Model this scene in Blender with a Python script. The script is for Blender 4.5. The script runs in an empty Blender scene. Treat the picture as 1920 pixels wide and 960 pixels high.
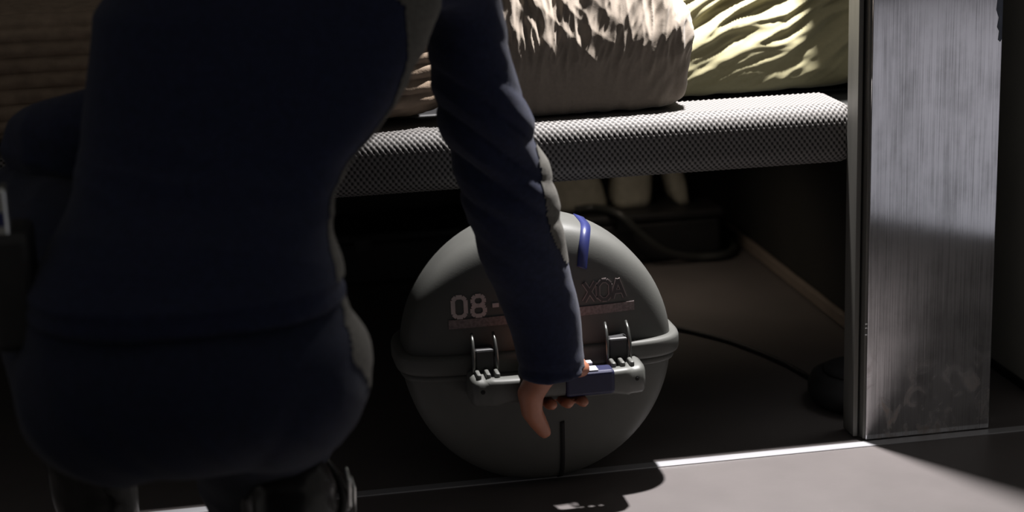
import bpy, bmesh, math, random
from mathutils import Vector, Matrix, noise
random.seed(7)
sc = bpy.context.scene
COL = sc.collection

# ------------------------------------------------------------------ camera
cam_d = bpy.data.cameras.new('camera')
cam = bpy.data.objects.new('camera', cam_d); COL.objects.link(cam)
YAW, PITCH, ROLL = 0.173399, 0.257067, -0.033879
def look_axes():
    cy, sy, cp, sp = math.cos(YAW), math.sin(YAW), math.cos(PITCH), math.sin(PITCH)
    F = Vector((sy*cp, cy*cp, -sp)); R0 = Vector((cy, -sy, 0)); U0 = R0.cross(F)
    cr, sr = math.cos(ROLL), math.sin(ROLL)
    return cr*R0 + sr*U0, -sr*R0 + cr*U0, F
R_, U_, F_ = look_axes()
M = Matrix((R_, U_, -F_)).transposed().to_4x4()
M.translation = Vector((-0.9327, -2.3964, 0.9598))
cam.matrix_world = M
cam_d.sensor_width = 36.0
cam_d.lens = 3456.85/1920*36.0
cam_d.clip_start = 0.05
cam_d.dof.use_dof = True
cam_d.dof.focus_distance = 2.55
cam_d.dof.aperture_fstop = 3.2
sc.camera = cam

# ------------------------------------------------------------------ light, world, exposure
sc.view_settings.view_transform = 'Standard'
sc.view_settings.look = 'None'
sc.view_settings.gamma = 1.0
sc.view_settings.exposure = 0.0
w = bpy.data.worlds.new('dim_room'); sc.world = w; w.use_nodes = True
w.node_tree.nodes['Background'].inputs[0].default_value = (1.0, 0.95, 0.90, 1)
w.node_tree.nodes['Background'].inputs[1].default_value = 0.085

def lamp(name, kind, loc, target, energy, color, **kw):
    d = bpy.data.lights.new(name, kind); d.energy = energy; d.color = color
    for k, v in kw.items(): setattr(d, k, v)
    o = bpy.data.objects.new(name, d); COL.objects.link(o)
    o.location = loc
    o.rotation_euler = (Vector(target)-Vector(loc)).to_track_quat('-Z', 'Y').to_euler()
    return o
# the bunk's own reading lamp, high over the mattress edge
lamp('bunk_reading_light', 'SPOT', (-0.088, 0.173, 1.40), (-0.15, 0.03, 0.0), 268, (1.0, 0.965, 0.96),
     spot_size=math.radians(92), spot_blend=1.0, shadow_soft_size=0.022)
# a ceiling downlight in the cabin, its pool on the floor is what the steel post mirrors
lamp('cabin_downlight', 'SPOT', (2.55, -2.57, 3.2), (2.55, -2.57, 0.0), 1500, (0.84, 0.90, 1.0),
     spot_size=math.radians(73.7), spot_blend=0.012, shadow_soft_size=0.03)
# weak warm fill lamp, added without a visible source to brighten under the bunk
lamp('under_bunk_fill_light', 'AREA', (-0.16, 0.80, 0.395), (-0.06, 0.84, 0.0), 0.17, (1.0, 0.83, 0.66),
     shape='RECTANGLE', size=0.30, size_y=0.05, spread=math.radians(110))

# ------------------------------------------------------------------ helpers
def mat(name, color, rough=0.6, metal=0.0, var=0.15, scale=40.0, bump=0.0, bscale=200.0, sheen=0.0, spec=0.5, stretch=None, coat=0.0):
    m = bpy.data.materials.new(name); m.use_nodes = True
    nt = m.node_tree; b = nt.nodes['Principled BSDF']
    tc = nt.nodes.new('ShaderNodeTexCoord')
    mp = nt.nodes.new('ShaderNodeMapping')
    if stretch: mp.inputs['Scale'].default_value = stretch
    nt.links.new(tc.outputs['Object'], mp.inputs[0])
    nz = nt.nodes.new('ShaderNodeTexNoise'); nz.inputs['Scale'].default_value = scale; nz.inputs['Detail'].default_value = 5
    nt.links.new(mp.outputs[0], nz.inputs['Vector'])
    cr = nt.nodes.new('ShaderNodeValToRGB')
    cr.color_ramp.elements[0].position = 0.3; cr.color_ramp.elements[1].position = 0.7
    cr.color_ramp.elements[0].color = tuple(c*(1-var) for c in color)+(1,)
    cr.color_ramp.elements[1].color = tuple(min(1, c*(1+var)) for c in color)+(1,)
    nt.links.new(nz.outputs['Fac'], cr.inputs[0])
    nt.links.new(cr.outputs[0], b.inputs['Base Color'])
    b.inputs['Roughness'].default_value = rough
    b.inputs['Metallic'].default_value = metal
    b.inputs['Specular IOR Level'].default_value = spec
    b.inputs['Sheen Weight'].default_value = sheen
    b.inputs['Coat Weight'].default_value = coat
    if bump:
        n2 = nt.nodes.new('ShaderNodeTexNoise'); n2.inputs['Scale'].default_value = bscale
        nt.links.new(mp.outputs[0], n2.inputs['Vector'])
        bp = nt.nodes.new('ShaderNodeBump'); bp.inputs['Strength'].default_value = bump; bp.inputs['Distance'].default_value = 0.002
        nt.links.new(n2.outputs['Fac'], bp.inputs['Height']); nt.links.new(bp.outputs[0], b.inputs['Normal'])
    return m

def link(name, me, m, parent=None, smooth=True):
    o = bpy.data.objects.new(name, me); COL.objects.link(o)
    if m and not me.materials: me.materials.append(m)
    if smooth:
        me.polygons.foreach_set('use_smooth', [True]*len(me.polygons))
    if parent:
        o.parent = parent
        o.matrix_parent_inverse = Matrix.Translation(-parent.location)
    return o
def obj(name, bm, m, parent=None, smooth=False):
    bmesh.ops.recalc_face_normals(bm, faces=bm.faces)
    me = bpy.data.meshes.new(name); bm.to_mesh(me); bm.free()
    o = link(name, me, m, parent, smooth)
    return o
def thing(name, label, cat, loc=(0, 0, 0), group=None):
    o = bpy.data.objects.new(name, None); COL.objects.link(o)
    o.location = loc; o.empty_display_size = 0.05
    tag(o, label, cat, group); return o
def tag(o, label, cat, group=None):
    o['label'] = label; o['category'] = cat
    if group: o['group'] = group
def struct(o): o['kind'] = 'structure'; return o

def box(bm, lo, hi, bev=0.0, seg=2):
    lo = Vector(lo); hi = Vector(hi)
    r = bmesh.ops.create_cube(bm, size=1.0, matrix=Matrix.Translation((lo+hi)/2) @ Matrix.Diagonal((*(hi-lo), 1)))
    if bev:
        es = list({e for v in r['verts'] for e in v.link_edges})
        bmesh.ops.bevel(bm, geom=es, offset=bev, segments=seg, affect='EDGES', profile=0.5)
def bxo(name, lo, hi, m, parent=None, bev=0.0, seg=2):
    bm = bmesh.new(); box(bm, lo, hi, bev, seg); return obj(name, bm, m, parent, False)
def frame(d):
    d = d.normalized(); a = Vector((0, 0, 1)) if abs(d.z) < .9 else Vector((1, 0, 0))
    x = a.cross(d).normalized(); return x, d.cross(x)
def tube(bm, pts, radii, n=12, cap=True, closed=False):
    pts = [Vector(p) for p in pts]; rings = []
    N = len(pts)
    if isinstance(radii, (int, float)): radii = [radii]*N
    x0 = None
    for i, p in enumerate(pts):
        if closed: d = pts[(i+1) % N]-pts[i-1]
        else: d = pts[min(i+1, N-1)]-pts[max(i-1, 0)]
        d.normalize()
        if x0 is None: x, y = frame(d)
        else:
            x = (x0 - d*x0.dot(d)).normalized(); y = d.cross(x)
        x0 = x
        rings.append([bm.verts.new(p+(x*math.cos(2*math.pi*k/n)+y*math.sin(2*math.pi*k/n))*radii[i]) for k in range(n)])
    for i in range(N if closed else N-1):
        a, b = rings[i], rings[(i+1) % N]
        for k in range(n): bm.faces.new((a[k], a[(k+1) % n], b[(k+1) % n], b[k]))
    if cap and not closed:
        bm.faces.new(rings[0][::-1]); bm.faces.new(rings[-1])
def smooth_path(pts, sub=6, closed=False):
    pts = [Vector(p) for p in pts]; out = []; N = len(pts)
    rng = range(N if closed else N-1)
    for i in rng:
        g = (lambda j: pts[j % N]) if closed else (lambda j: pts[max(0, min(N-1, j))])
        p0, p1, p2, p3 = g(i-1), g(i), g(i+1), g(i+2)
        for s in range(sub):
            t = s/sub
            out.append(0.5*((2*p1)+(p2-p0)*t+(2*p0-5*p1+4*p2-p3)*t*t+(3*p1-p0-3*p2+p3)*t**3))
    if not closed: out.append(pts[-1])
    return out
def ball(bm, c, r, sub=2, rot=None):
    if isinstance(r, (int, float)): r = (r, r, r)
    m = Matrix.Translation(c)
    if rot is not None: m = m @ rot
    bmesh.ops.create_icosphere(bm, subdivisions=sub, radius=1.0, matrix=m @ Matrix.Diagonal((*r, 1)))
def limb(bm, pts, radii, n=20, sub=0):
    """closed tapered limb: tube plus a ball at each joint"""
    if sub:
        P = smooth_path(pts, sub)
        Rr = smooth_path([(r, 0, 0) for r in radii], sub)
        pts = P; radii = [v.x for v in Rr]
        tube(bm, pts, radii, n)
        ball(bm, pts[0], radii[0]*.995); ball(bm, pts[-1], radii[-1]*.995)
    else:
        tube(bm, pts, radii, n)
        for p, r in zip(pts, radii): ball(bm, p, r*.995)
def loft(bm, rings, n=40, e=2.3):
    """rings: (cx, cy, cz, half width, half depth)"""
    rs = []
    for cx, cy, cz, a, b in rings:
        r = []
        for k in range(n):
            t = 2*math.pi*k/n; c, s = math.cos(t), math.sin(t)
            r.append(bm.verts.new((cx+a*math.copysign(abs(c)**(2/e), c), cy+b*math.copysign(abs(s)**(2/e), s), cz)))
        rs.append(r)
    for a, b in zip(rs, rs[1:]):
        for k in range(n): bm.faces.new((a[k], a[(k+1) % n], b[(k+1) % n], b[k]))
    bm.faces.new(rs[0][::-1]); bm.faces.new(rs[-1])
def fuse(name, bm, m, parent, voxel, it=6, disp=None):
    """union of the overlapping closed pieces into one continuous skin"""
    bmesh.ops.recalc_face_normals(bm, faces=bm.faces)
    me = bpy.data.meshes.new(name); bm.to_mesh(me); bm.free()
    t = bpy.data.objects.new('working', me); COL.objects.link(t)
    a = t.modifiers.new('r', 'REMESH'); a.mode = 'VOXEL'; a.voxel_size = voxel
    s = t.modifiers.new('s', 'SMOOTH'); s.iterations = it; s.factor = 0.5
    dg = bpy.context.evaluated_depsgraph_get()
    me2 = bpy.data.meshes.new_from_object(t.evaluated_get(dg))
    bpy.data.objects.remove(t); bpy.data.meshes.remove(me)
    me2.name = name
    if disp:
        ns = [v.normal.copy() for v in me2.vertices]
        for v, nn in zip(me2.vertices, ns):
            v.co += nn*disp(v.co)
    return link(name, me2, m, parent, True)
def n3(x, y, z): return noise.noise(Vector((x, y, z)))
def ridge(v): return 1-abs(v)*2
def grid(name, nu, nv, fn, m, parent=None, closed_u=False, attr=None):
    vs = []; cols = []
    for j in range(nv+1):
        for i in range(nu + (0 if closed_u else 1)):
            p = fn(i/nu, j/nv)
            if attr: p, c = p; cols.append(c)
            vs.append(p)
    W = nu if closed_u else nu+1
    fs = []
    for j in range(nv):
        for i in range(nu):
            i2 = (i+1) % W if closed_u else i+1
            fs.append((j*W+i, j*W+i2, (j+1)*W+i2, (j+1)*W+i))
    me = bpy.data.meshes.new(name); me.from_pydata(vs, [], fs)
    if attr:
        a = me.attributes.new(attr, 'FLOAT', 'POINT'); a.data.foreach_set('value', cols)
    bmn = bmesh.new(); bmn.from_mesh(me); bmesh.ops.recalc_face_normals(bmn, faces=bmn.faces); bmn.to_mesh(me); bmn.free()
    return link(name, me, m, parent, True)

# ------------------------------------------------------------------ materials
M_floor = mat('floor_vinyl', (0.132, 0.119, 0.116), 0.42, var=0.07, scale=9, bump=0.05, bscale=120)
M_strip = mat('threshold_aluminium', (0.50, 0.50, 0.52), 0.32, 0.35, var=0.08, scale=60, stretch=(0.1, 1, 1))
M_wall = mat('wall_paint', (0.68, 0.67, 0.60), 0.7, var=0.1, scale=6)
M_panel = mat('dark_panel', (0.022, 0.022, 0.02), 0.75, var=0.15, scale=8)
M_board = mat('brown_trim', (0.22, 0.18, 0.15), 0.6, var=0.1, scale=20)
M_black = mat('black_plastic', (0.018, 0.018, 0.019), 0.5, var=0.2, scale=40)
M_void = mat('black_gap', (0.008, 0.008, 0.008), 0.9, var=0.1)
M_sack = mat('pale_sackcloth', (0.42, 0.40, 0.33), 0.9, var=0.12, scale=70, bump=0.3, bscale=400)
M_hose = mat('black_rubber', (0.04, 0.042, 0.04), 0.42, var=0.1)
M_shell = mat('case_grey_plastic', (0.092, 0.093, 0.086), 0.5, spec=0.2, var=0.06, scale=25, bump=0.04, bscale=500)
M_grip = mat('handle_grey_plastic', (0.092, 0.094, 0.086), 0.5, var=0.1, scale=60)
M_navyband = mat('navy_tape', (0.022, 0.028, 0.115), 0.4, var=0.12, scale=80)
M_griptape = mat('grip_navy_tape', (0.009, 0.011, 0.05), 0.45, var=0.12, scale=80)
M_white = mat('white_label', (0.42, 0.42, 0.46), 0.5, var=0.05)
M_mark = mat('stencil_paint', (0.5, 0.42, 0.40), 0.7, var=0.12, scale=120)
M_marko = mat('outline_paint', (0.24, 0.195, 0.185), 0.7, var=0.15, scale=120)
M_markd = mat('dark_marking', (0.05, 0.045, 0.045), 0.7, var=0.1, scale=80)
M_metal = mat('bright_metal', (0.70, 0.72, 0.70), 0.25, 0.9, var=0.1, scale=60)
M_latch = mat('latch_steel', (0.16, 0.165, 0.155), 0.35, 0.9, var=0.1, scale=60)
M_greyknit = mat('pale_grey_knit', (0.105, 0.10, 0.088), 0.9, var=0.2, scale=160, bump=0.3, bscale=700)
M_jacket = mat('navy_wool', (0.0115, 0.016, 0.043), 0.82, var=0.22, scale=140, bump=0.35, bscale=900, sheen=0.10, spec=0.2)
M_trouser = mat('navy_trouser_wool', (0.011, 0.015, 0.036), 0.85, var=0.2, scale=140, bump=0.35, bscale=900, sheen=0.10, spec=0.2)
M_boot = mat('black_boot_leather', (0.022, 0.021, 0.02), 0.26, var=0.2, scale=60, bump=0.1, bscale=150)
M_skin = mat('skin', (0.36, 0.145, 0.085), 0.5, var=0.12, scale=55, bump=0.06, bscale=300)
M_hair = mat('dark_hair', (0.02, 0.014, 0.01), 0.5, var=0.2, scale=30, stretch=(1, 1, 8))
M_dull = mat('dull_aluminium', (0.13, 0.127, 0.115), 0.5, 0.3, var=0.15, scale=40, stretch=(1, 1, .1))
M_film = mat('blue_film', (0.07, 0.085, 0.12), 0.35, var=0.25, scale=60)

# brushed steel: vertical grain smears reflections sideways and keeps them sharp up and down
M_steel = bpy.data.materials.new('brushed_steel'); M_steel.use_nodes = True
nt = M_steel.node_tree; b = nt.nodes['Principled BSDF']
tc = nt.nodes.new('ShaderNodeTexCoord'); mp = nt.nodes.new('ShaderNodeMapping'); mp.inputs['Scale'].default_value = (1, 1, 0.012)
nt.links.new(tc.outputs['Object'], mp.inputs[0])
g = nt.nodes.new('ShaderNodeTexNoise'); g.inputs['Scale'].default_value = 520; g.inputs['Detail'].default_value = 4
nt.links.new(mp.outputs[0], g.inputs['Vector'])
mp2 = nt.nodes.new('ShaderNodeMapping'); mp2.inputs['Scale'].default_value = (1, 1, 0.6); nt.links.new(tc.outputs['Object'], mp2.inputs[0])
sm = nt.nodes.new('ShaderNodeTexNoise'); sm.inputs['Scale'].default_value = 15; sm.inputs['Detail'].default_value = 6; sm.inputs['Roughness'].default_value = 0.6
nt.links.new(mp2.outputs[0], sm.inputs['Vector'])
mx = nt.nodes.new('ShaderNodeMath'); mx.operation = 'MULTIPLY_ADD'; mx.inputs[1].default_value = 0.85
nt.links.new(g.outputs['Fac'], mx.inputs[0]); 
sc2 = nt.nodes.new('ShaderNodeMath'); sc2.operation = 'MULTIPLY'; sc2.inputs[1].default_value = 0.95
nt.links.new(sm.outputs['Fac'], sc2.inputs[0]); nt.links.new(sc2.outputs[0], mx.inputs[2])
cr = nt.nodes.new('ShaderNodeValToRGB'); cr.color_ramp.elements[0].position = 0.62; cr.color_ramp.elements[1].position = 1.05
cr.color_ramp.elements[0].color = (0.42, 0.42, 0.43, 1); cr.color_ramp.elements[1].color = (0.86, 0.86, 0.89, 1)
nt.links.new(mx.outputs[0], cr.inputs[0]); nt.links.new(cr.outputs[0], b.inputs['Base Color'])
b.inputs['Metallic'].default_value = 0.93
rr = nt.nodes.new('ShaderNodeMapRange'); rr.inputs[3].default_value = 0.075; rr.inputs[4].default_value = 0.125
nt.links.new(sm.outputs['Fac'], rr.inputs[0]); nt.links.new(rr.outputs[0], b.inputs['Roughness'])
b.inputs['Anisotropic'].default_value = 1.0
tg = nt.nodes.new('ShaderNodeCombineXYZ'); tg.inputs[0].default_value = 1.0
nt.links.new(tg.outputs[0], b.inputs['Tangent'])
bp = nt.nodes.new('ShaderNodeBump'); bp.inputs['Strength'].default_value = 0.05; bp.inputs['Distance'].default_value = 0.001
nt.links.new(g.outputs['Fac'], bp.inputs['Height']); nt.links.new(bp.outputs[0], b.inputs['Normal'])

# dried scuffs near the foot of the post
sx = nt.nodes.new('ShaderNodeSeparateXYZ'); nt.links.new(tc.outputs['Object'], sx.inputs[0])
hm = nt.nodes.new('ShaderNodeMapRange'); hm.inputs[1].default_value = 0.15; hm.inputs[2].default_value = 0.04; hm.inputs[3].default_value = 0.0; hm.inputs[4].default_value = 1.0
nt.links.new(sx.outputs['Z'], hm.inputs[0])
mp3 = nt.nodes.new('ShaderNodeMapping'); mp3.inputs['Scale'].default_value = (1, 1, 0.7); mp3.inputs['Rotation'].default_value = (0, 0.5, 0); nt.links.new(tc.outputs['Object'], mp3.inputs[0])
dn = nt.nodes.new('ShaderNodeTexNoise'); dn.inputs['Scale'].default_value = 38; dn.inputs['Detail'].default_value = 7; dn.inputs['Distortion'].default_value = 1.2
nt.links.new(mp3.outputs[0], dn.inputs['Vector'])
dr = nt.nodes.new('ShaderNodeMapRange'); dr.inputs[1].default_value = 0.52; dr.inputs[2].default_value = 0.72; nt.links.new(dn.outputs['Fac'], dr.inputs[0])
dm = nt.nodes.new('ShaderNodeMath'); dm.operation = 'MULTIPLY'; nt.links.new(hm.outputs[0], dm.inputs[0]); nt.links.new(dr.outputs[0], dm.inputs[1])
cm = nt.nodes.new('ShaderNodeMix'); cm.data_type = 'RGBA'; cm.inputs[7].default_value = (0.42, 0.37, 0.34, 1)
nt.links.new(dm.outputs[0], cm.inputs[0]); nt.links.new(cr.outputs[0], cm.inputs[6]); nt.links.new(cm.outputs[2], b.inputs['Base Color'])
mm_ = nt.nodes.new('ShaderNodeMapRange'); mm_.inputs[3].default_value = 0.93; mm_.inputs[4].default_value = 0.25
nt.links.new(dm.outputs[0], mm_.inputs[0]); nt.links.new(mm_.outputs[0], b.inputs['Metallic'])

# knitted spacer mesh: pale yarn over dark openings, driven by the real relief of the cover
M_mesh = bpy.data.materials.new('spacer_mesh'); M_mesh.use_nodes = True
nt = M_mesh.node_tree; b = nt.nodes['Principled BSDF']
at = nt.nodes.new('ShaderNodeAttribute'); at.attribute_name = 'yarn'
cr = nt.nodes.new('ShaderNodeValToRGB'); cr.color_ramp.elements[0].position = 0.22; cr.color_ramp.elements[1].position = 0.66
cr.color_ramp.elements[0].color = (0.012, 0.011, 0.010, 1); cr.color_ramp.elements[1].color = (0.150, 0.142, 0.136, 1)
nt.links.new(at.outputs['Fac'], cr.inputs[0]); nt.links.new(cr.outputs[0], b.inputs['Base Color'])
b.inputs['Roughness'].default_value = 0.62; b.inputs['Specular IOR Level'].default_value = 0.3

M_pillow = mat('pinkish_beige_cotton', (0.225, 0.187, 0.147), 0.85, var=0.06, scale=200, bump=0.15, bscale=900, sheen=0.2)
M_pillow2 = mat('yellow_green_cotton', (0.25, 0.228, 0.125), 0.8, var=0.05, scale=200, bump=0.1, bscale=900, sheen=0.2)
M_quilt = mat('brown_quilting', (0.25, 0.185, 0.13), 0.85, var=0.15, scale=60, bump=0.2, bscale=500)

# ------------------------------------------------------------------ setting
def rect(name, a, b_, c, d, m):
    me = bpy.data.meshes.new(name); me.from_pydata([a, b_, c, d], [], [(0, 1, 2, 3)])
    return struct(link(name, me, m, None, False))
bm = bmesh.new(); box(bm, (-3.0, -9, -0.03), (7, -0.021, 0)); box(bm, (-3.0, -0.001, -0.03), (7, 1.26, 0)); box(bm, (-3.0, -0.022, -0.03), (7, 0, -0.004))
struct(obj('floor', bm, M_floor))
bm = bmesh.new(); box(bm, (-3.0, -0.0205, -0.004), (7, -0.0015, 0.0015), 0.0006, 1)
struct(obj('trim_1', bm, M_strip))
struct(bxo('wall_right', (0.321, 0.10, 0), (0.36, 1.26, 2.6), M_wall))
struct(bxo('baseboard_right', (0.314, 0.10, 0), (0.321, 1.26, 0.012), M_void))
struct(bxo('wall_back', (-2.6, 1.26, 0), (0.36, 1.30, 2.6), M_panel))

# ------------------------------------------------------------------ steel post
post = thing('metal_pillar', 'broad brushed steel pillar standing on the floor strip at the bunk end', 'pillar', (0.095, 0.01, 0))
bxo('face_plate', (0, 0, 0.002), (0.19, 0.006, 1.45), M_steel, post, 0.0012, 2)
bxo('side_flange', (-0.0135, 0.016, 0.003), (-0.0065, 0.058, 1.45), M_dull, post, 0.001, 2)
bxo('side_flange', (-0.0065, 0.022, 0.003), (-0.003, 0.058, 1.45), M_void, post)
bxo('side_flange', (-0.003, 0.004, 0.003), (0.0006, 0.058, 1.45), M_dull, post, 0.0008, 2)
bxo('core', (0.001, 0.0062, 0.003), (0.186, 0.022, 1.45), M_black, post)
bxo('edge_flange', (0.1862, 0.0062, 0.003), (0.1895, 0.024, 1.45), M_steel, post, 0.0008, 1)
# torn remnant of protective film at the upper right edge
bm = bmesh.new()
fp = [(0.1893, 0.70), (0.1893, 0.577), (0.187, 0.573), (0.184, 0.576), (0.185, 0.588), (0.182, 0.594), (0.184, 0.607), (0.180, 0.618), (0.1815, 0.634), (0.176, 0.648), (0.177, 0.668), (0.173, 0.70)]
f0 = [bm.verts.new((x, -0.0002, z)) for x, z in fp]; f1 = [bm.verts.new((x, -0.0009+0.0004*random.random(), z)) for x, z in fp]
bm.faces.new(f0); bm.faces.new(f1[::-1])
for i in range(len(fp)): j = (i+1) % len(fp); bm.faces.new((f0[i], f0[j], f1[j], f1[i]))
fo = obj('protective_film', bm, M_film, post); fo['label'] = 'torn blue-grey film left on the upper edge'
for z in (0.162, 0.172, 0.178):
    bm = bmesh.new(); ball(bm, (-0.001, 0.004, z), (0.0016, 0.0012, 0.0016)); obj('screw', bm, M_metal, post, True)

# ------------------------------------------------------------------ bunk
bunk = thing('bunk_bed', 'low bunk with a grey knitted mesh rail along its front', 'bed', (-0.9, 0.6, 0))
RX0, RX1 = -1.75, -0.001
def rail_prof(v):
    """rounded section walked from top back over the front to bottom back; returns y, z, ny, nz"""
    y0, y1, z0, z1, r = 0.06, 0.17, 0.402, 0.4855, 0.026
    segs = [('l', (y1, z1), (y0+r, z1), (0, 1)), ('a', (y0+r, z1-r), 90, 180), ('l', (y0, z1-r), (y0, z0+r), (-1, 0)), ('a', (y0+r, z0+r), 180, 270), ('l', (y0+r, z0), (y1, z0), (0, -1))]
    L = [math.dist(s[1], s[2]) if s[0] == 'l' else math.pi/2*r for s in segs]
    t = v*sum(L)
    for s, l in zip(segs, L):
        if t <= l+1e-9:
            k = t/l
            if s[0] == 'l': return s[1][0]+(s[2][0]-s[1][0])*k, s[1][1]+(s[2][1]-s[1][1])*k, s[3][0], s[3][1], sum(L)
            a = math.radians(s[2]+(s[3]-s[2])*k)
            return s[1][0]+r*math.cos(a), s[1][1]+r*math.sin(a), math.cos(a), math.sin(a), sum(L)
        t -= l
PERIM = rail_prof(0)[4]
PU, PV = 0.0080, 0.0104
def mesh_fn(u, v):
    x = RX0+(RX1-RX0)*u
    y, z, ny, nz, _ = rail_prof(v)
    s = v*PERIM
    h = 0.5+0.5*math.cos(2*math.pi*x/PU)*math.cos(2*math.pi*s/PV)
    h2 = h
    e = 1.0
    dx = RX1-x
    if dx < 0.02: e = math.sqrt(max(0, 1-((0.02-dx)/0.02)**2))
    hh = 0.0021*h2 - 0.012*(1-e)
    return (x, y+ny*hh, z+nz*hh), h2
rail = bxo('rail', (RX0, 0.066, 0.408), (RX1-0.004, 0.17, 0.479), M_void, bunk, 0.018, 3)
grid('mesh_cover', int((RX1-RX0)/PU*5), int(PERIM/PV*6), mesh_fn, M_mesh, rail, attr='yarn')
bxo('platform', (RX0, 0.160, 0.412), (0.17, 1.24, 0.462), M_panel, bunk)
struct(bxo('wall_end', (0.172, 0.03, 0.0), (0.185, 1.25, 1.45), M_panel))
struct(bxo('added_shade_board', (-0.044, 0.19, 0.95), (0.1715, 0.62, 0.968), M_panel, None, 0.002, 1))  # unseen board, added to cast shade on the right of the yellow-green pillow
struct(bxo('baseboard_end', (0.160, 0.060, 0.003), (0.1715, 1.24, 0.026), M_board, None, 0.002, 1))

# mattress, pillows, quilt
def superbox(u, v, lo, hi, n1, n2, n3_=None, zc=None):
    """rounded cushion: superquadric with exponents n1 (plan) and n2 (height); even spacing on the faces"""
    th = 2*math.pi*u+math.pi/4; ph = math.pi*(v-.5)
    c, s, cp, sp = math.cos(th), math.sin(th), math.cos(ph), math.sin(ph)
    if n3_ and sp < 0: n2 = n3_
    r1 = (abs(c)**n1+abs(s)**n1)**(-1/n1); r2 = (abs(cp)**n2+abs(sp)**n2)**(-1/n2)
    cen = (Vector(lo)+Vector(hi))/2; h = (Vector(hi)-Vector(lo))/2
    if zc is not None:
        cen.z = zc; h.z = hi[2]-zc if sp >= 0 else zc-lo[2]
    q = Vector((c*r1*cp*r2, s*r1*cp*r2, sp*r2))
    g = lambda t, n: math.copysign(abs(t)**(n-1), t)
    k = abs(cp*r2)
    N = Vector((g(c*r1, n1)*max(k, 1e-6)**(n2-1)/h.x, g(s*r1, n1)*max(k, 1e-6)**(n2-1)/h.y, g(sp*r2, n2)/h.z))
    if N.length < 1e-9: N = Vector((0, 0, math.copysign(1, sp)))
    return cen+Vector((q.x*h.x, q.y*h.y, q.z*h.z)), N.normalized()
def pil(u, v):
    P, N = superbox(u, v, (-0.545, 0.098, 0.487), (-0.226, 0.218, 0.71), 5.5, 2.3, 6, 0.572)
    q = n3(P.x*8, P.y*8, P.z*5)*0.01
    top = max(0, min(1, (P.z-0.53)/0.07))
    wr = ridge(n3(P.x*34+q*90, P.y*20, P.z*7+3))*0.0055*(0.3+top)
    wr += ridge(n3(P.x*75+q*150, P.y*40, P.z*17+9))*0.0034*(0.15+top)
    wr += ridge(n3((P.x-P.z*.25)*130+q*200, P.y*50, P.z*24+5))*0.0016*top
    wr += ridge(n3((P.x+P.z*.9)*22, P.y*15, (P.z-P.x*.5)*6+1))*0.003*(0.4+0.6*top)
    corner = max(0, (P.x+0.33)/0.09)
    wr += n3((P.x-P.z*.7)*60, P.y*30, (P.z+P.x)*12)*0.0045*min(1, corner)
    P = P+N*(wr-0.003)
    P.y += max(0.0, P.z-0.565)*0.12
    return P
tag(grid('pillow', 760, 240, pil, M_pillow, None, True), 'crumpled pinkish beige pillow sitting just behind the mesh rail', 'pillow')
def pil2(u, v):
    P, N = superbox(u, v, (-0.34, 0.235, 0.4685), (0.165, 0.50, 0.84), 7, 5)
    a = P.x*0.90+P.z*0.42; c = -P.x*0.42+P.z*0.90
    wp = n3(P.x*7, 2, P.z*7)
    up = max(0.0, min(1, (P.z-0.52)/0.05))
    wr = ridge(n3(a*6+wp*.4, 4, c*34+wp*1.2))*0.009*(0.3+up)
    wr += ridge(n3(a*14+wp, 8, c*70+wp*2))*0.0036*(0.3+up)
    wr += n3(P.x*30, 1, P.z*80)*0.0012
    P = P+N*(wr-0.004)
    P.y += (P.z-0.4685)*0.36
    return P
tag(grid('pillow', 760, 280, pil2, M_pillow2, None, True), 'wrinkled yellow-green pillow beside the steel pillar', 'pillow')
mt = bxo('mattress', (RX0, 0.30, 0.4625), (0.165, 1.2, 0.468), M_black, None, 0.002, 1)
tag(mt, 'thin black mattress pad lying on the bunk platform', 'mattress')
def qlt(u, v):
    P, N = superbox(u, v, (-1.72, 0.088, 0.488), (-0.552, 1.15, 0.685), 14, 7)
    k = 0
    if P.y < 0.2 and P.z < 0.672:
        k = abs(math.sin(math.pi*(P.z+0.003*n3(P.x*9, 0, P.z*3))/0.0205))**0.6*0.007
    else:
        k = 0.002*n3(P.x*90, P.y*90, 0)
    k += 0.0022*n3(P.x*70, P.y*70, P.z*90) + 0.003*n3(P.x*12, P.y*12, P.z*20)
    return P+N*(k-0.006)
def qgrid():
    # dense front and top, coarse elsewhere
    def fn(u, v): return qlt(u, v)
    return grid('quilt', 900, 240, fn, M_quilt, None, True)
tag(qgrid(), 'brown channel-stitched quilt folded on the bunk at left', 'quilt')

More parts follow.
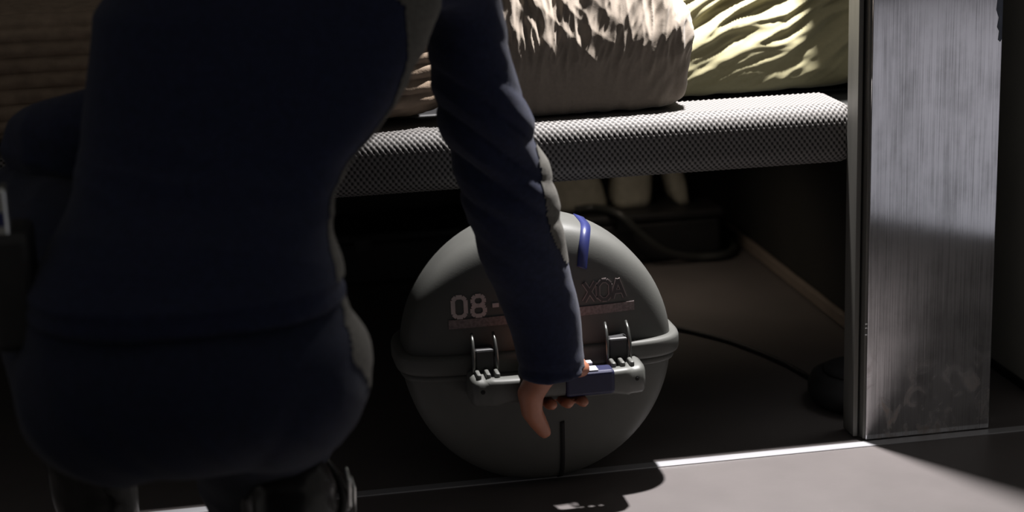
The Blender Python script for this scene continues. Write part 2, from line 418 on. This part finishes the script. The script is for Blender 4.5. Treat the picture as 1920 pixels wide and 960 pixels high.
# ------------------------------------------------------------------ under the bunk
tr = thing('equipment_trunk', 'long black trunk against the rear under the bunk', 'trunk', (-0.4, 1.15, 0))
bxo('body', (-0.95, 1.06, 0.002), (0.10, 1.24, 0.085), M_black, tr, 0.008, 2)
bxo('lid', (-0.955, 1.055, 0.0855), (0.105, 1.245, 0.104), M_black, tr, 0.006, 2)
for x in (-0.62, -0.1): bxo('clasp', (x-.015, 1.050, 0.07), (x+.015, 1.0555, 0.098), M_hose, tr, 0.002, 1)
def sack(x0, x1, t0, t1, label):
    bm = bmesh.new()
    z0, z1 = 0.1045, 0.27
    n = 12; rows = []
    for j in range(n+1):
        t = j/n; z = z0+(z1-z0)*t
        a = x0+(t0-x0)*t; c = x1+(t1-x1)*t
        bl = math.sin(math.pi*min(1, t*1.3+.1))*.006
        dpt = 0.045*(1-.35*t)
        rr_ = []
        for k in range(20):
            th = 2*math.pi*k/20; cc, ss = math.cos(th), math.sin(th)
            hw = (c-a)/2+bl
            rr_.append(bm.verts.new(((a+c)/2+hw*math.copysign(abs(cc)**.6, cc)+.003*n3(k, j*.6, x0*9), 1.15+dpt*math.copysign(abs(ss)**.6, ss), z)))
        rows.append(rr_)
    for a, c in zip(rows, rows[1:]):
        for k in range(20): bm.faces.new((a[k], a[(k+1) % 20], c[(k+1) % 20], c[k]))
    bm.faces.new(rows[0][::-1]); bm.faces.new(rows[-1])
    o = obj('cloth_sack', bm, M_sack, None, True); tag(o, label, 'sack', 'pale sacks on the black trunk')
sack(-0.36, -0.115, -0.33, -0.17, 'wide pale cloth sack on the black trunk, nearest the round case')
sack(-0.105, -0.028, -0.075, -0.028, 'pale cloth sack on the black trunk, between its two fellows')
sack(0.022, 0.052, -0.012, 0.012, 'narrow leaning pale cloth sack on the trunk, nearest the pillar')
bm = bmesh.new()
tube(bm, smooth_path([(-0.19, 1.09, 0.113), (-0.15, 1.09, 0.1135), (-0.115, 1.032, 0.111), (-0.07, 1.026, 0.066), (-0.02, 1.030, 0.028), (0.04, 1.04, 0.0105), (0.10, 1.04, 0.0105), (0.138, 1.10, 0.0105), (0.145, 1.2, 0.0105)], 8), 0.0085, 10)
tag(obj('hose', bm, M_hose, None, True), 'black rubber hose curving off the trunk to the floor', 'hose')
can = thing('round_canister', 'low round black canister on the floor behind the pillar base', 'canister', (0.057, 0.163, 0))
def lathe(bm, c, prof, n=48):
    rings = []
    for r, z in prof: rings.append([bm.verts.new((c[0]+r*math.cos(2*math.pi*k/n), c[1]+r*math.sin(2*math.pi*k/n), c[2]+z)) for k in range(n)])
    for a, b_ in zip(rings, rings[1:]):
        for k in range(n): bm.faces.new((a[k], a[(k+1) % n], b_[(k+1) % n], b_[k]))
    bm.faces.new(rings[0][::-1]); bm.faces.new(rings[-1])
bm = bmesh.new(); lathe(bm, (0.057, 0.163, 0.001), [(0.066, 0), (0.078, 0.006), (0.084, 0.02), (0.084, 0.032), (0.078, 0.046), (0.066, 0.051)]); obj('body', bm, M_black, can, True)
bm = bmesh.new(); lathe(bm, (0.057, 0.163, 0.0525), [(0.060, 0), (0.060, 0.004), (0.052, 0.006), (0.016, 0.007)]); obj('lid', bm, M_black, can, True)
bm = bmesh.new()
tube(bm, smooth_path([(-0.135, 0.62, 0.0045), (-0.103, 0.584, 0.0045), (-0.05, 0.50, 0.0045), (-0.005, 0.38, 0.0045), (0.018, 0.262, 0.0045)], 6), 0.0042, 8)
tag(obj('streak', bm, M_black, None, True), 'thin black cable lying on the floor behind the round case', 'streak')  # thin black tube drawn as a dark line along the floor

# ------------------------------------------------------------------ the round case
CX, CY, CZ = -0.4835, 0.02, 0.1890
CR, DF, DB, EXF, EXB = 0.1860, 0.080, 0.115, 5.5, 2.5
def dome_y(x, z, lift=0.0):
    rho = min(1.0, math.hypot(x-CX, z-CZ)/CR)
    return CY-DF*(1-rho**EXF)**(1/EXF)-lift
case = thing('round_case', 'round grey hard case with stencilled numbers and a wide front handle', 'case', (CX, CY, 0))
def dome_bm():
    bm = bmesh.new(); n = 96
    prof = []
    K = 44
    for i in range(K+1):
        t = math.pi*i/K
        c, s = math.cos(t), math.sin(t)
        EX = EXF if c > 0 else EXB
        r = CR*abs(s)**(2/EX); y = -(DF if c > 0 else DB)*math.copysign(abs(c)**(2/EX), c)
        prof.append((r, y))
    rings = []
    for r, y in prof[1:-1]:
        rings.append([bm.verts.new((CX+r*math.cos(2*math.pi*k/n), CY+y, CZ+r*math.sin(2*math.pi*k/n))) for k in range(n)])
    a = bm.verts.new((CX, CY-DF, CZ)); z = bm.verts.new((CX, CY+DB, CZ))
    for p, q in zip(rings, rings[1:]):
        for k in range(n): bm.faces.new((p[k], p[(k+1) % n], q[(k+1) % n], q[k]))
    for k in range(n):
        bm.faces.new((a, rings[0][(k+1) % n], rings[0][k])); bm.faces.new((z, rings[-1][k], rings[-1][(k+1) % n]))
    return bm
ZS = CZ+0.002
for nm, sgn in (('upper_shell', 1), ('lower_shell', -1)):
    bm = dome_bm()
    bmesh.ops.bisect_plane(bm, geom=bm.verts[:]+bm.edges[:]+bm.faces[:], plane_co=(0, 0, ZS+sgn*0.0008), plane_no=(0, 0, sgn), clear_inner=True)
    es = [e for e in bm.edges if e.is_boundary]
    bmesh.ops.edgeloop_fill(bm, edges=es)
    obj(nm, bm, M_shell, case, True)
def outline(off, n=120):
    out = []
    for k in range(n):
        t = 2*math.pi*k/n; c, s = math.cos(t), math.sin(t)
        EX = EXF if s < 0 else EXB
        x = CR*math.copysign(abs(c)**(2/EX), c); y = (DF if s < 0 else DB)*math.copysign(abs(s)**(2/EX), s)
        out.append(Vector((x, y, 0)))
    res = []
    for k in range(n):
        d = out[(k+1) % n]-out[k-1]; nn = Vector((d.y, -d.x, 0)).normalized()
        res.append(Vector((CX, CY, 0))+out[k]+nn*off)
    return res
def band(name, prof, m):
    bm = bmesh.new(); rings = []
    for off, z in prof: rings.append([bm.verts.new(p+Vector((0, 0, z))) for p in outline(off)])
    P = len(prof); n = len(rings[0])
    for i in range(P):
        a, b_ = rings[i], rings[(i+1) % P]
        for k in range(n): bm.faces.new((a[k], a[(k+1) % n], b_[(k+1) % n], b_[k]))
    return obj(name, bm, m, case, True)
zc = ZS
band('flange', [(-0.006, zc-0.013), (0.007, zc-0.013), (0.0105, zc-0.011), (0.012, zc-0.007), (0.012, zc+0.008), (0.0105, zc+0.012), (0.006, zc+0.0135), (-0.006, zc+0.0135)], M_shell)
band('flange', [(-0.008, zc-0.023), (0.003, zc-0.023), (0.0045, zc-0.021), (0.0045, zc-0.0135), (-0.008, zc-0.0135)], M_shell)
# blue band over the crown and dark seam at the foot
def wrap(name, xm, wd, t0, t1, lift, m, tilt=0.0):
    bm = bmesh.new(); rows = []
    for i in range(81):
        t = t0+(t1-t0)*i/80
        row = []
        for s in (-1, 1):
            for l in (lift, -0.002):
                x = xm+s*wd/2-CX + tilt*(t-t0)
                c, si = math.cos(t), math.sin(t)
                EX = EXF if c > 0 else EXB
                yy = -(DF if c > 0 else DB)*abs(c)**(2/EX)*math.copysign(1, c); rr_ = CR*abs(si)**(2/EX)
                zz = math.sqrt(max(1e-8, rr_*rr_-x*x))*(1 if t1 > 0 else -1)
                v = Vector((CX+x, CY+yy, CZ+zz))
                d = Vector((x/CR*abs(si), math.copysign(abs(c)**(2-2/EX), -c)*CR/DF, zz/CR*abs(si)**(1.2))).normalized()
                row.append(bm.verts.new(v+d*l))
        rows.append(row)
    for a, c in zip(rows, rows[1:]):
        for p, q in ((0, 2), (2, 3), (3, 1), (1, 0)): bm.faces.new((a[p], a[q], c[q], c[p]))
    bm.faces.new((rows[0][0], rows[0][1], rows[0][3], rows[0][2])); bm.faces.new((rows[-1][0], rows[-1][2], rows[-1][3], rows[-1][1]))
    o = obj(name, bm, m, case, True); return o
o = wrap('blue_band', CX+0.055, 0.013, math.radians(24), math.radians(118), 0.0016, M_navyband, 0.014); o['label'] = 'navy tape band over the crown'
wrap('seam_strap', CX+0.022, 0.006, math.radians(-9), math.radians(-120), 0.002, M_void)

# stencilled marks laid on the dome
def bar2(bm, p0, p1, wd, lift, th=0.0006, seg=5):
    p0 = Vector(p0); p1 = Vector(p1); d = (p1-p0).normalized(); q = Vector((-d.y, d.x))*wd/2
    rows = []
    for i in range(seg+1):
        c = p0+(p1-p0)*i/seg
        row = []
        for s in (-1, 1):
            e = c+q*s
            y = dome_y(e.x, e.y)
            row += [bm.verts.new((e.x, y-lift-th, e.y)), bm.verts.new((e.x, y-lift+0.001, e.y))]
        rows.append(row)
    for a, c in zip(rows, rows[1:]):
        for m_, n_ in ((0, 2), (2, 3), (3, 1), (1, 0)): bm.faces.new((a[m_], a[n_], c[n_], c[m_]))
    bm.faces.new((rows[0][0], rows[0][1], rows[0][3], rows[0][2])); bm.faces.new((rows[-1][0], rows[-1][2], rows[-1][3], rows[-1][1]))
def ringpts(x, z, wd, ht, ch):
    a, b_ = x+wd, z+ht
    return [(x+ch, z), (a-ch, z), (a, z+ch), (a, b_-ch), (a-ch, b_), (x+ch, b_), (x, b_-ch), (x, z+ch), (x+ch, z)]
GL = {'0': [ringpts(0, 0, .62, 1, .16)],
      '8': [ringpts(0.03, .52, .56, .48, .14), ringpts(0, 0, .62, .52, .14)],
      '-': [[(.06, .45), (.38, .45)]],
      '1': [[(.08, .78), (.3, .98), (.3, .03)], [(.05, .03), (.55, .03)]],
      'X': [[(0, 0), (.62, 1)], [(0, 1), (.62, 0)]],
      'O': [ringpts(0, 0, .68, 1, .22)],
      'A': [[(0, 0), (.34, 1), (.70, 0)], [(.14, .34), (.56, .34)]]}
def write(name, txt, x, z, ht, adv, wd, m, layers, slope=0.0):
    for i, ch in enumerate(txt):
        if ch == ' ': continue
        bm = bmesh.new()
        for w_, lift in layers[:1]:
            for st in GL[ch]:
                for p, q in zip(st, st[1:]):
                    f = lambda t: (x+i*adv+t[0]*ht, z+t[1]*ht+slope*(i*adv+t[0]*ht))
                    bar2(bm, f(p), f(q), w_, lift)
        o = obj(name, bm, m, case, False)
        for w_, lift in layers[1:]:
            bm = bmesh.new()
            for st in GL[ch]:
                for p, q in zip(st, st[1:]):
                    f = lambda t: (x+i*adv+t[0]*ht, z+t[1]*ht+slope*(i*adv+t[0]*ht))
                    bar2(bm, f(p), f(q), w_, lift)
            obj(name+'_fill', bm, M_markd, o, False)
write('digit', '08-1', -0.605, 0.257, 0.027, 0.0255, 0.0052, M_mark, [(0.0056, 0.0009)], 0.02)
write('letter', 'XOA', -0.427, 0.265, 0.026, 0.0195, 0.006, M_marko, [(0.0064, 0.0009), (0.0040, 0.0014)], 0.02)
for nm, x0, x1, z in (('stripe', -0.612, -0.527, 0.2475), ('stripe', -0.436, -0.357, 0.252)):
    bm = bmesh.new()
    for k in range(4): bar2(bm, (x0, z-0.0045+0.003*k), (x1, z-0.003+0.003*k), 0.0031, 0.0014, seg=16)
    obj(nm, bm, mat('faded_stripe_paint', (0.17, 0.135, 0.13), 0.7, var=0.35, scale=260), case, False)
# latches
def latch(xc):
    l = bxo('latch', (xc-0.014, -0.086, 0.168), (xc+0.014, -0.062, 0.2175), M_black, case, 0.003, 2)
    for s in (-1, 1):
        bm = bmesh.new()
        tube(bm, [(xc+s*0.0145, -0.069, 0.236), (xc+s*0.0150, -0.079, 0.228), (xc+s*0.0155, -0.0855, 0.214), (xc+s*0.0158, -0.0885, 0.196), (xc+s*0.0158, -0.0875, 0.176)], [0.0018, 0.0023, 0.0026, 0.0022, 0.002], 8)
        obj('latch_rail', bm, M_latch, l, True)
    for s in (-1, 0.0, 1):
        bm = bmesh.new(); box(bm, (xc+s*0.0125-0.003, -0.112, 0.181), (xc+s*0.0125+0.003, -0.088, 0.1915), 0.002, 2); obj('hook', bm, M_grip, l)
latch(-0.3865); latch(-0.569)
# handle: bowed grey bail with end blocks, navy grip tape and a white tag
hd = None
def hbm():
    bm = bmesh.new(); rows = []
    N = 48; X0, X1 = -0.592, -0.357
    for i in range(N+1):
        t = i/N; x = X0+(X1-X0)*t
        k = abs(2*t-1)
        endk = max(0, (k-0.70)/0.30)
        endk = endk*endk*(3-2*endk)
        zt = 0.1855+0.001*endk; zb = 0.156-0.010*min(1, max(0, (k-.45)/.4))
        rd = 1.0 if k < 0.985 else 0.86
        yf = -0.128+0.010*k**4; yb = -0.102
        if k > 0.82: yb = -0.052
        zm = (zt+zb)/2; hz = (zt-zb)/2*rd; ym = (yf+yb)/2; hy = (yb-yf)/2*rd
        row = []
        for q in range(16):
            th = 2*math.pi*q/16; c, s = math.cos(th), math.sin(th)
            row.append(bm.verts.new((x, ym+hy*math.copysign(abs(c)**.45, c), zm+hz*math.copysign(abs(s)**.45, s))))
        rows.append(row)
    for a, c in zip(rows, rows[1:]):
        for q in range(16): bm.faces.new((a[q], a[(q+1) % 16], c[(q+1) % 16], c[q]))
    bm.faces.new(rows[0][::-1]); bm.faces.new(rows[-1])
    return bm
hd = obj('handle', hbm(), M_grip, case, True)
def sleeve_on(name, xa, xb, m, up, top_only=False):
    bm = bmesh.new()
    if top_only: box(bm, (xa, -0.127, 0.1885), (xb, -0.108, 0.1895), 0.0003, 1)
    else: box(bm, (xa, -0.1300, 0.1545), (xb, -0.1005, 0.1880), 0.005, 3)
    return obj(name, bm, m, hd)
sleeve_on('grip_tape', -0.470, -0.402, M_griptape, 0)
o = sleeve_on('tag', -0.446, -0.424, M_white, 0, True); o['label'] = 'white tag on the grip'
bm = bmesh.new(); box(bm, (-0.442, -0.104, 0.1895), (-0.427, -0.092, 0.1925), 0.0003, 1); obj('tag', bm, M_white, hd)
for x in (-0.371, -0.578):
    bm = bmesh.new(); ball(bm, (x, -0.1195, 0.170), (0.0045, 0.003, 0.0045)); obj('bolt', bm, M_void, hd, True)
bxo('handle_gasket', (-0.555, -0.108, 0.1465), (-0.395, -0.104, 0.155), M_grip, hd, 0.001, 1)

# ------------------------------------------------------------------ person
who = thing('person', 'person in dark navy jacket crouching back to camera, hand on case handle', 'person', (-0.93, -0.45, 0))
V = Vector
SH_R, EL_R, WR_R = V((-0.618, -0.307, 0.712)), V((-0.557, -0.222, 0.462)), V((-0.4935, -0.166, 0.2145))
SH_L, EL_L, WR_L = V((-0.955, -0.34, 0.61)), V((-1.095, -0.24, 0.556)), V((-1.04, -0.01, 0.535))
PEL = V((-0.945, -0.58, 0.37)); NECK = V((-0.80, -0.36, 0.81))
HIP_R, KN_R, AN_R = V((-0.875, -0.56, 0.365)), V((-0.872, -0.25, 0.082)), V((-0.853, -0.505, 0.195))
HIP_L, KN_L, AN_L = V((-1.025, -0.56, 0.37)), V((-1.115, -0.225, 0.465)), V((-1.075, -0.265, 0.10))
bm = bmesh.new()
loft(bm, [(-0.945, -0.58, 0.33, 0.13, 0.10), (-0.945, -0.57, 0.44, 0.135, 0.10), (-0.93, -0.53, 0.52, 0.11, 0.085), (-0.89, -0.46, 0.60, 0.125, 0.09), (-0.855, -0.405, 0.68, 0.13, 0.085), (-0.83, -0.375, 0.745, 0.125, 0.07), (-0.80, -0.36, 0.79, 0.06, 0.05)])
HEAD = V((-0.77, -0.255, 0.935))
limb(bm, [(-0.80, -0.36, 0.77), (-0.785, -0.31, 0.86)], [0.052, 0.05])
tilt = Matrix.Rotation(math.radians(-38), 4, 'X')
ball(bm, HEAD, (0.073, 0.092, 0.108), 3, tilt)
def hp(x, y, z): return HEAD+(tilt @ V((x, y, z)))
ball(bm, hp(0, 0.045, -0.075), (0.052, 0.05, 0.045), 3, tilt)            # jaw
limb(bm, [hp(0, 0.088, 0.0), hp(0, 0.108, -0.035)], [0.009, 0.014], 10)    # nose
for s in (-1, 1):
    ball(bm, hp(s*0.073, -0.005, -0.01), (0.011, 0.02, 0.03), 2, tilt)      # ears
    ball(bm, hp(s*0.030, 0.078, 0.012), (0.02, 0.016, 0.011), 2, tilt)      # brows / lids
ball(bm, hp(0, 0.088, -0.062), (0.024, 0.012, 0.009), 2, tilt)              # mouth
limb(bm, [(-0.78, -0.355, 0.75), (-0.66, -0.337, 0.754), (-0.612, -0.30, 0.705), EL_R, WR_R], [0.04, 0.028, 0.027, 0.032, 0.024])
limb(bm, [(-0.86, -0.36, 0.72), SH_L, EL_L, WR_L], [0.05, 0.045, 0.036, 0.024])
limb(bm, [HIP_R, KN_R, AN_R], [0.085, 0.046, 0.026]); limb(bm, [HIP_L, KN_L, (-1.081, -0.25, 0.22), AN_L], [0.085, 0.046, 0.034, 0.028])
limb(bm, smooth_path([AN_R, (-0.856, -0.565, 0.150), (-0.855, -0.552, 0.080), (-0.852, -0.50, 0.050), (-0.849, -0.43, 0.038)], 3), [0.024]*9+[0.022]*3+[0.016])
limb(bm, [AN_L, (-1.075, -0.28, 0.05), (-1.09, -0.12, 0.038), (-1.095, -0.06, 0.032)], [0.026, 0.026, 0.024, 0.018])
# right hand hooked over the bar: knuckles on top, fingertips returning underneath, thumb hanging at the left
def finger(pts, r0, r1): limb(bm, pts, [r0+(r1-r0)*i/(len(pts)-1) for i in range(len(pts))], 12)
ko = [(-0.513, .000, 1.0), (-0.491, .004, 1.06), (-0.469, .002, 1.0), (-0.4485, -.003, 0.86)]
for x, dz, L in ko:
    k = V((x, -0.136, 0.199+dz))
    limb(bm, [WR_R+V((x+0.48, 0.004, -0.006))*0.45+V((0, 0, -.004)), k], [0.0155, 0.0115], 12)
    finger([k, (x-.001, -0.110, 0.2025+dz*.6), (x-.002, -0.0885, 0.194+dz*.4), (x-.002, -0.0845, 0.165-.006*(L-1)), (x-.001, -0.0975, 0.1475-.03*(L-1)), (x+.001, -0.1135, 0.1445-.02*(L-1)), (x+.003, -0.1275, 0.1465)], 0.0102, 0.0078)
limb(bm, [WR_R+V((-.012, .0, -.008)), (-0.521, -0.150, 0.172), (-0.519, -0.146, 0.146), (-0.509, -0.139, 0.127), (-0.501, -0.1355, 0.1125)], [0.019, 0.018, 0.0145, 0.0122, 0.0095], 14)
limb(bm, [(-0.521, -0.150, 0.172), (-0.513, -0.136, 0.197)], [0.015, 0.0115], 12)
# left hand resting on the quilt edge
for i, x in enumerate((-1.062, -1.042, -1.022, -1.004)):
    k = V((x, 0.045, 0.528)); limb(bm, [WR_L, k], [0.017, 0.011], 12)
    finger([k, (x+.004, 0.062, 0.515), (x+.006, 0.066, 0.503), (x+.006, 0.062, 0.497)], 0.0095, 0.0078)
limb(bm, [WR_L, (-1.0, 0.015, 0.525), (-0.985, 0.04, 0.508)], [0.015, 0.011, 0.0085], 12)
body = fuse('body', bm, M_skin, who, 0.0036, 4)
body['label'] = 'bare right hand closed over the handle'
for s in (-1, 1):
    bm = bmesh.new(); ball(bm, hp(s*0.030, 0.086, 0.008), (0.011, 0.010, 0.009), 2, tilt); obj('eye', bm, M_white, body, True)
bm = bmesh.new(); ball(bm, hp(0, -0.022, 0.028), (0.083, 0.094, 0.098), 3, tilt); ball(bm, hp(0, -0.085, -0.03), (0.05, 0.04, 0.05), 3, tilt)
fuse('hair', bm, M_hair, who, 0.006, 3, lambda p: 0.003*n3(p.x*80, p.y*20, p.z*20))
# jacket
bm = bmesh.new()
loft(bm, [(-0.947, -0.58, 0.452, 0.1595, 0.128), (-0.947, -0.58, 0.474, 0.158, 0.126), (-0.937, -0.54, 0.519, 0.139, 0.112), (-0.921, -0.50, 0.554, 0.136, 0.106), (-0.9005, -0.47, 0.586, 0.1465, 0.108), (-0.876, -0.44, 0.6245, 0.165, 0.112), (-0.852, -0.41, 0.676, 0.180, 0.114), (-0.837, -0.385, 0.725, 0.188, 0.108), (-0.825, -0.37, 0.765, 0.165, 0.09), (-0.81, -0.365, 0.795, 0.095, 0.07), (-0.80, -0.36, 0.81, 0.072, 0.066)])
arm = [(-0.76, -0.36, 0.735), (-0.645, -0.335, 0.752), (-0.612, -0.30, 0.708), (-0.601, -0.27, 0.623), (-0.582, -0.25, 0.554), (-0.569, -0.235, 0.508), (-0.556, -0.22, 0.467), (-0.539, -0.20, 0.40), (-0.518, -0.18, 0.331), (-0.501, -0.17, 0.263), (-0.494, -0.166, 0.206)]
rad = [0.06, 0.05, 0.043, 0.0485, 0.0535, 0.0505, 0.0565, 0.0535, 0.0490, 0.0460, 0.0455]
tube(bm, smooth_path(arm, 5), [v.x for v in smooth_path([(r, 0, 0) for r in rad], 5)], 28)
limb(bm, [(-0.88, -0.37, 0.70), SH_L, EL_L+V((0, 0, 0)), WR_L], [0.065, 0.056, 0.053, 0.04], 24, 5)
def jacket_disp(p):
    d = 0.0018*n3(p.x*9, p.y*9, p.z*14)
    if p.x > -0.70:
        t = p.z + (p.x+0.55)*0.75
        k = math.exp(-((p.z-0.53)/0.11)**2)
        ph = (t+0.010*n3(p.x*7, p.y*7, p.z*7))/0.046
        d += k*0.0100*(abs(math.sin(math.pi*ph))**0.7-0.6)*(0.6+0.8*abs(n3(p.x*4, p.y*4, p.z*9))) + (0.25+k)*0.0022*ridge(n3(p.x*12, p.y*12, t*40))
        d += 0.0028*n3(p.x*8, p.y*8, t*16)
        if p.z < 0.225: d += 0.0016*math.sin((p.z-0.2)*260)
    else:
        k = math.exp(-((p.z-0.55)/0.07)**2)
        d += k*0.0035*ridge(n3(p.x*5, p.y*5, (p.z+p.x*.15)*30))
        if abs(p.z-0.468) < 0.006: d -= 0.003
    return d
jk = fuse('jacket', bm, M_jacket, who, 0.0052, 5, jacket_disp)
bm = bmesh.new(); lp = smooth_path([(-0.80+0.076*math.cos(a), -0.36+0.07*math.sin(a), 0.806+0.006*math.cos(2*a)) for a in [i*math.pi/6 for i in range(12)]], 4, True)
tube(bm, lp, 0.011, 10, closed=True); obj('collar', bm, M_jacket, jk, True)
# trousers
bm = bmesh.new()
ball(bm, (-0.945, -0.585, 0.385), (0.178, 0.145, 0.105), 4)
loft(bm, [(-0.946, -0.575, 0.37, 0.160, 0.13), (-0.947, -0.575, 0.44, 0.160, 0.125), (-0.945, -0.565, 0.485, 0.146, 0.112)])
limb(bm, [HIP_R+V((0.0, 0, 0.01)), (-0.882, -0.40, 0.235), KN_R], [0.102, 0.082, 0.066], 24, 6); limb(bm, [HIP_L, (-1.07, -0.39, 0.44), KN_L], [0.102, 0.09, 0.078], 24, 6)
limb(bm, [KN_R, (-0.868, -0.36, 0.13)], [0.064, 0.05]); limb(bm, [KN_L, (-1.085, -0.24, 0.26)], [0.062, 0.05])
ball(bm, (-0.874, -0.585, 0.372), (0.105, 0.125, 0.094), 4); ball(bm, (-1.018, -0.585, 0.368), (0.105, 0.125, 0.092), 4)
def tr_disp(p):
    return 0.003*n3(p.x*10, p.y*10, p.z*10)+0.0025*ridge(n3((p.x+p.z)*16, p.y*9, (p.z-p.x)*5))
trs = fuse('trousers', bm, M_trouser, who, 0.0055, 5, tr_disp)
# pale grey knit panels let into the right side of the jacket, sleeve and trousers
def panel(name, src, crit, m, lift=0.0014):
    me = src.data; use = {}; vs = []; fs = []
    for p in me.polygons:
        c = p.center; n = p.normal
        if crit(c, n):
            for layer in (lift, -0.001):
                f = []
                for vi in p.vertices:
                    key = (vi, layer)
                    if key not in use:
                        use[key] = len(vs); v = me.vertices[vi]; vs.append(v.co+v.normal*layer)
                    f.append(use[key])
                fs.append(f if layer > 0 else f[::-1])
    mm = bpy.data.meshes.new(name); mm.from_pydata(vs, [], fs)
    o = link(name, mm, m, src, True); return o
def axis_at(tab, z):
    for p, q in zip(tab, tab[1:]):
        if min(p[2], q[2]) <= z <= max(p[2], q[2]):
            t = (z-p[2])/((q[2]-p[2]) or 1); return [p[i]+(q[i]-p[i])*t for i in range(len(p))]
    return tab[0] if abs(z-tab[0][2]) < abs(z-tab[-1][2]) else tab[-1]
TORSO = [(-0.947, -0.58, 0.33, 0.17, 0.13), (-0.947, -0.58, 0.474, 0.158, 0.126), (-0.937, -0.54, 0.519, 0.139, 0.112), (-0.921, -0.50, 0.554, 0.136, 0.106), (-0.9005, -0.47, 0.586, 0.1465, 0.108), (-0.876, -0.44, 0.6245, 0.165, 0.112), (-0.852, -0.41, 0.676, 0.180, 0.114), (-0.837, -0.385, 0.725, 0.188, 0.108)]
def around(c):
    q = axis_at(TORSO, c.z); return math.degrees(math.atan2((c.y-q[1])/q[4], (c.x-q[0])/q[3]))
def sleeve_ang(c):
    q = axis_at(arm[2:], c.z); return math.degrees(math.atan2(c.y-q[1], c.x-q[0]))
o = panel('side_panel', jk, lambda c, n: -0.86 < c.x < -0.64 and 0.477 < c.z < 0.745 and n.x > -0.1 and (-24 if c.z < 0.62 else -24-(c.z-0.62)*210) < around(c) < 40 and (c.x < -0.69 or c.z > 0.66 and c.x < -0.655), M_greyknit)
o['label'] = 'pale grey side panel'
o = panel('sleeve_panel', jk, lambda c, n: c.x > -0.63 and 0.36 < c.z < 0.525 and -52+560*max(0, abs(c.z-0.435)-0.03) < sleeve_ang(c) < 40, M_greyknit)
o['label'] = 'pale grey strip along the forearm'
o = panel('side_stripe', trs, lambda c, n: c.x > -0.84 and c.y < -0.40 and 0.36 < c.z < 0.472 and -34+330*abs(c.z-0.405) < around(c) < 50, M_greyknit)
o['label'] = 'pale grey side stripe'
# boots
def boot(shaft, rs, foot, rf, sole_pts, rsole):
    bm = bmesh.new(); limb(bm, shaft, rs, 24, 5); limb(bm, foot, rf, 24, 5)
    bt = fuse('boot', bm, M_boot, who, 0.0045, 4, lambda p: 0.0025*ridge(n3(p.x*14, p.y*14, p.z*24)))
    return bt
bR = boot([(-0.862, -0.35, 0.125), (-0.856, -0.44, 0.170), (-0.853, -0.515, 0.215)], [0.052, 0.053, 0.046],
          [(-0.853, -0.515, 0.205), (-0.856, -0.575, 0.150), (-0.855, -0.555, 0.075), (-0.852, -0.50, 0.047), (-0.848, -0.42, 0.036)], [0.045, 0.040, 0.042, 0.042, 0.030], None, 0)
bL = boot([(-1.083, -0.245, 0.28), (-1.08, -0.255, 0.18), (-1.075, -0.268, 0.09)], [0.056, 0.052, 0.046],
          [(-1.075, -0.275, 0.085), (-1.076, -0.285, 0.055), (-1.088, -0.15, 0.048), (-1.095, -0.055, 0.042)], [0.044, 0.044, 0.040, 0.032], None, 0)
for bt, pts, r in ((bL, [(-1.076, -0.29, 0.012), (-1.084, -0.2, 0.012), (-1.09, -0.13, 0.012), (-1.095, -0.05, 0.012)], [0.042, 0.036, 0.044, 0.036]),
                   (bR, [(-0.853, -0.530, 0.010), (-0.851, -0.47, 0.010), (-0.848, -0.405, 0.010)], [0.034, 0.038, 0.028])):
    bm = bmesh.new()
    P = smooth_path(pts, 6); Rr = [v.x for v in smooth_path([(q, 0, 0) for q in r], 6)]
    rows = []
    for p, q in zip(P, Rr):
        rows.append([bm.verts.new((p.x+s*q, p.y, z)) for s, z in ((-1, 0.0), (1, 0.0), (1, 0.024), (-1, 0.024))])
    for a, c in zip(rows, rows[1:]):
        for k in range(4): bm.faces.new((a[k], a[(k+1) % 4], c[(k+1) % 4], c[k]))
    bm.faces.new(rows[0][::-1]); bm.faces.new(rows[-1])
    obj('sole', bm, M_black, bt)
# straps with metal buckles round the right boot
for c, d, rr0, bz in ((V((-0.8405, -0.375, 0.137)), V((-0.008, -0.09, 0.04)), 0.058, 0), (V((-0.85, -0.485, 0.190)), V((-0.007, -0.075, 0.04)), 0.054, 1)):
    x, y = frame(d)
    bm = bmesh.new(); tube(bm, [c+(x*math.cos(a)+y*math.sin(a))*rr0 for a in [i*math.pi/16 for i in range(32)]], 0.0055, 8, closed=True)
    st = obj('boot_strap', bm, M_boot, bR, True)
    bm = bmesh.new()
    o3 = c+V((rr0+.004, 0, 0.008)); u = d.normalized(); 
    q = [o3+V((0, 0, .024))+u*.006, o3+V((.003, 0, .010))+u*.008, o3+V((.002, 0, -.02))+u*.006, o3+V((0, 0, -.024))-u*.006, o3+V((.003, 0, 0))-u*.008, o3+V((0, 0, .022))-u*.006]
    tube(bm, q, 0.0026, 8, closed=True); obj('buckle', bm, M_metal, bR, True)
# clip on the left hip
hol = bxo('holster', (-1.136, -0.60, 0.42), (-1.094, -0.52, 0.54), M_black, who, 0.008, 2)
bxo('clip', (-1.136, -0.592, 0.532), (-1.112, -0.56, 0.585), M_metal, hol, 0.003, 2)
bxo('blue_tab', (-1.134, -0.5935, 0.548), (-1.116, -0.592, 0.562), M_navyband, hol, 0.0004, 1)
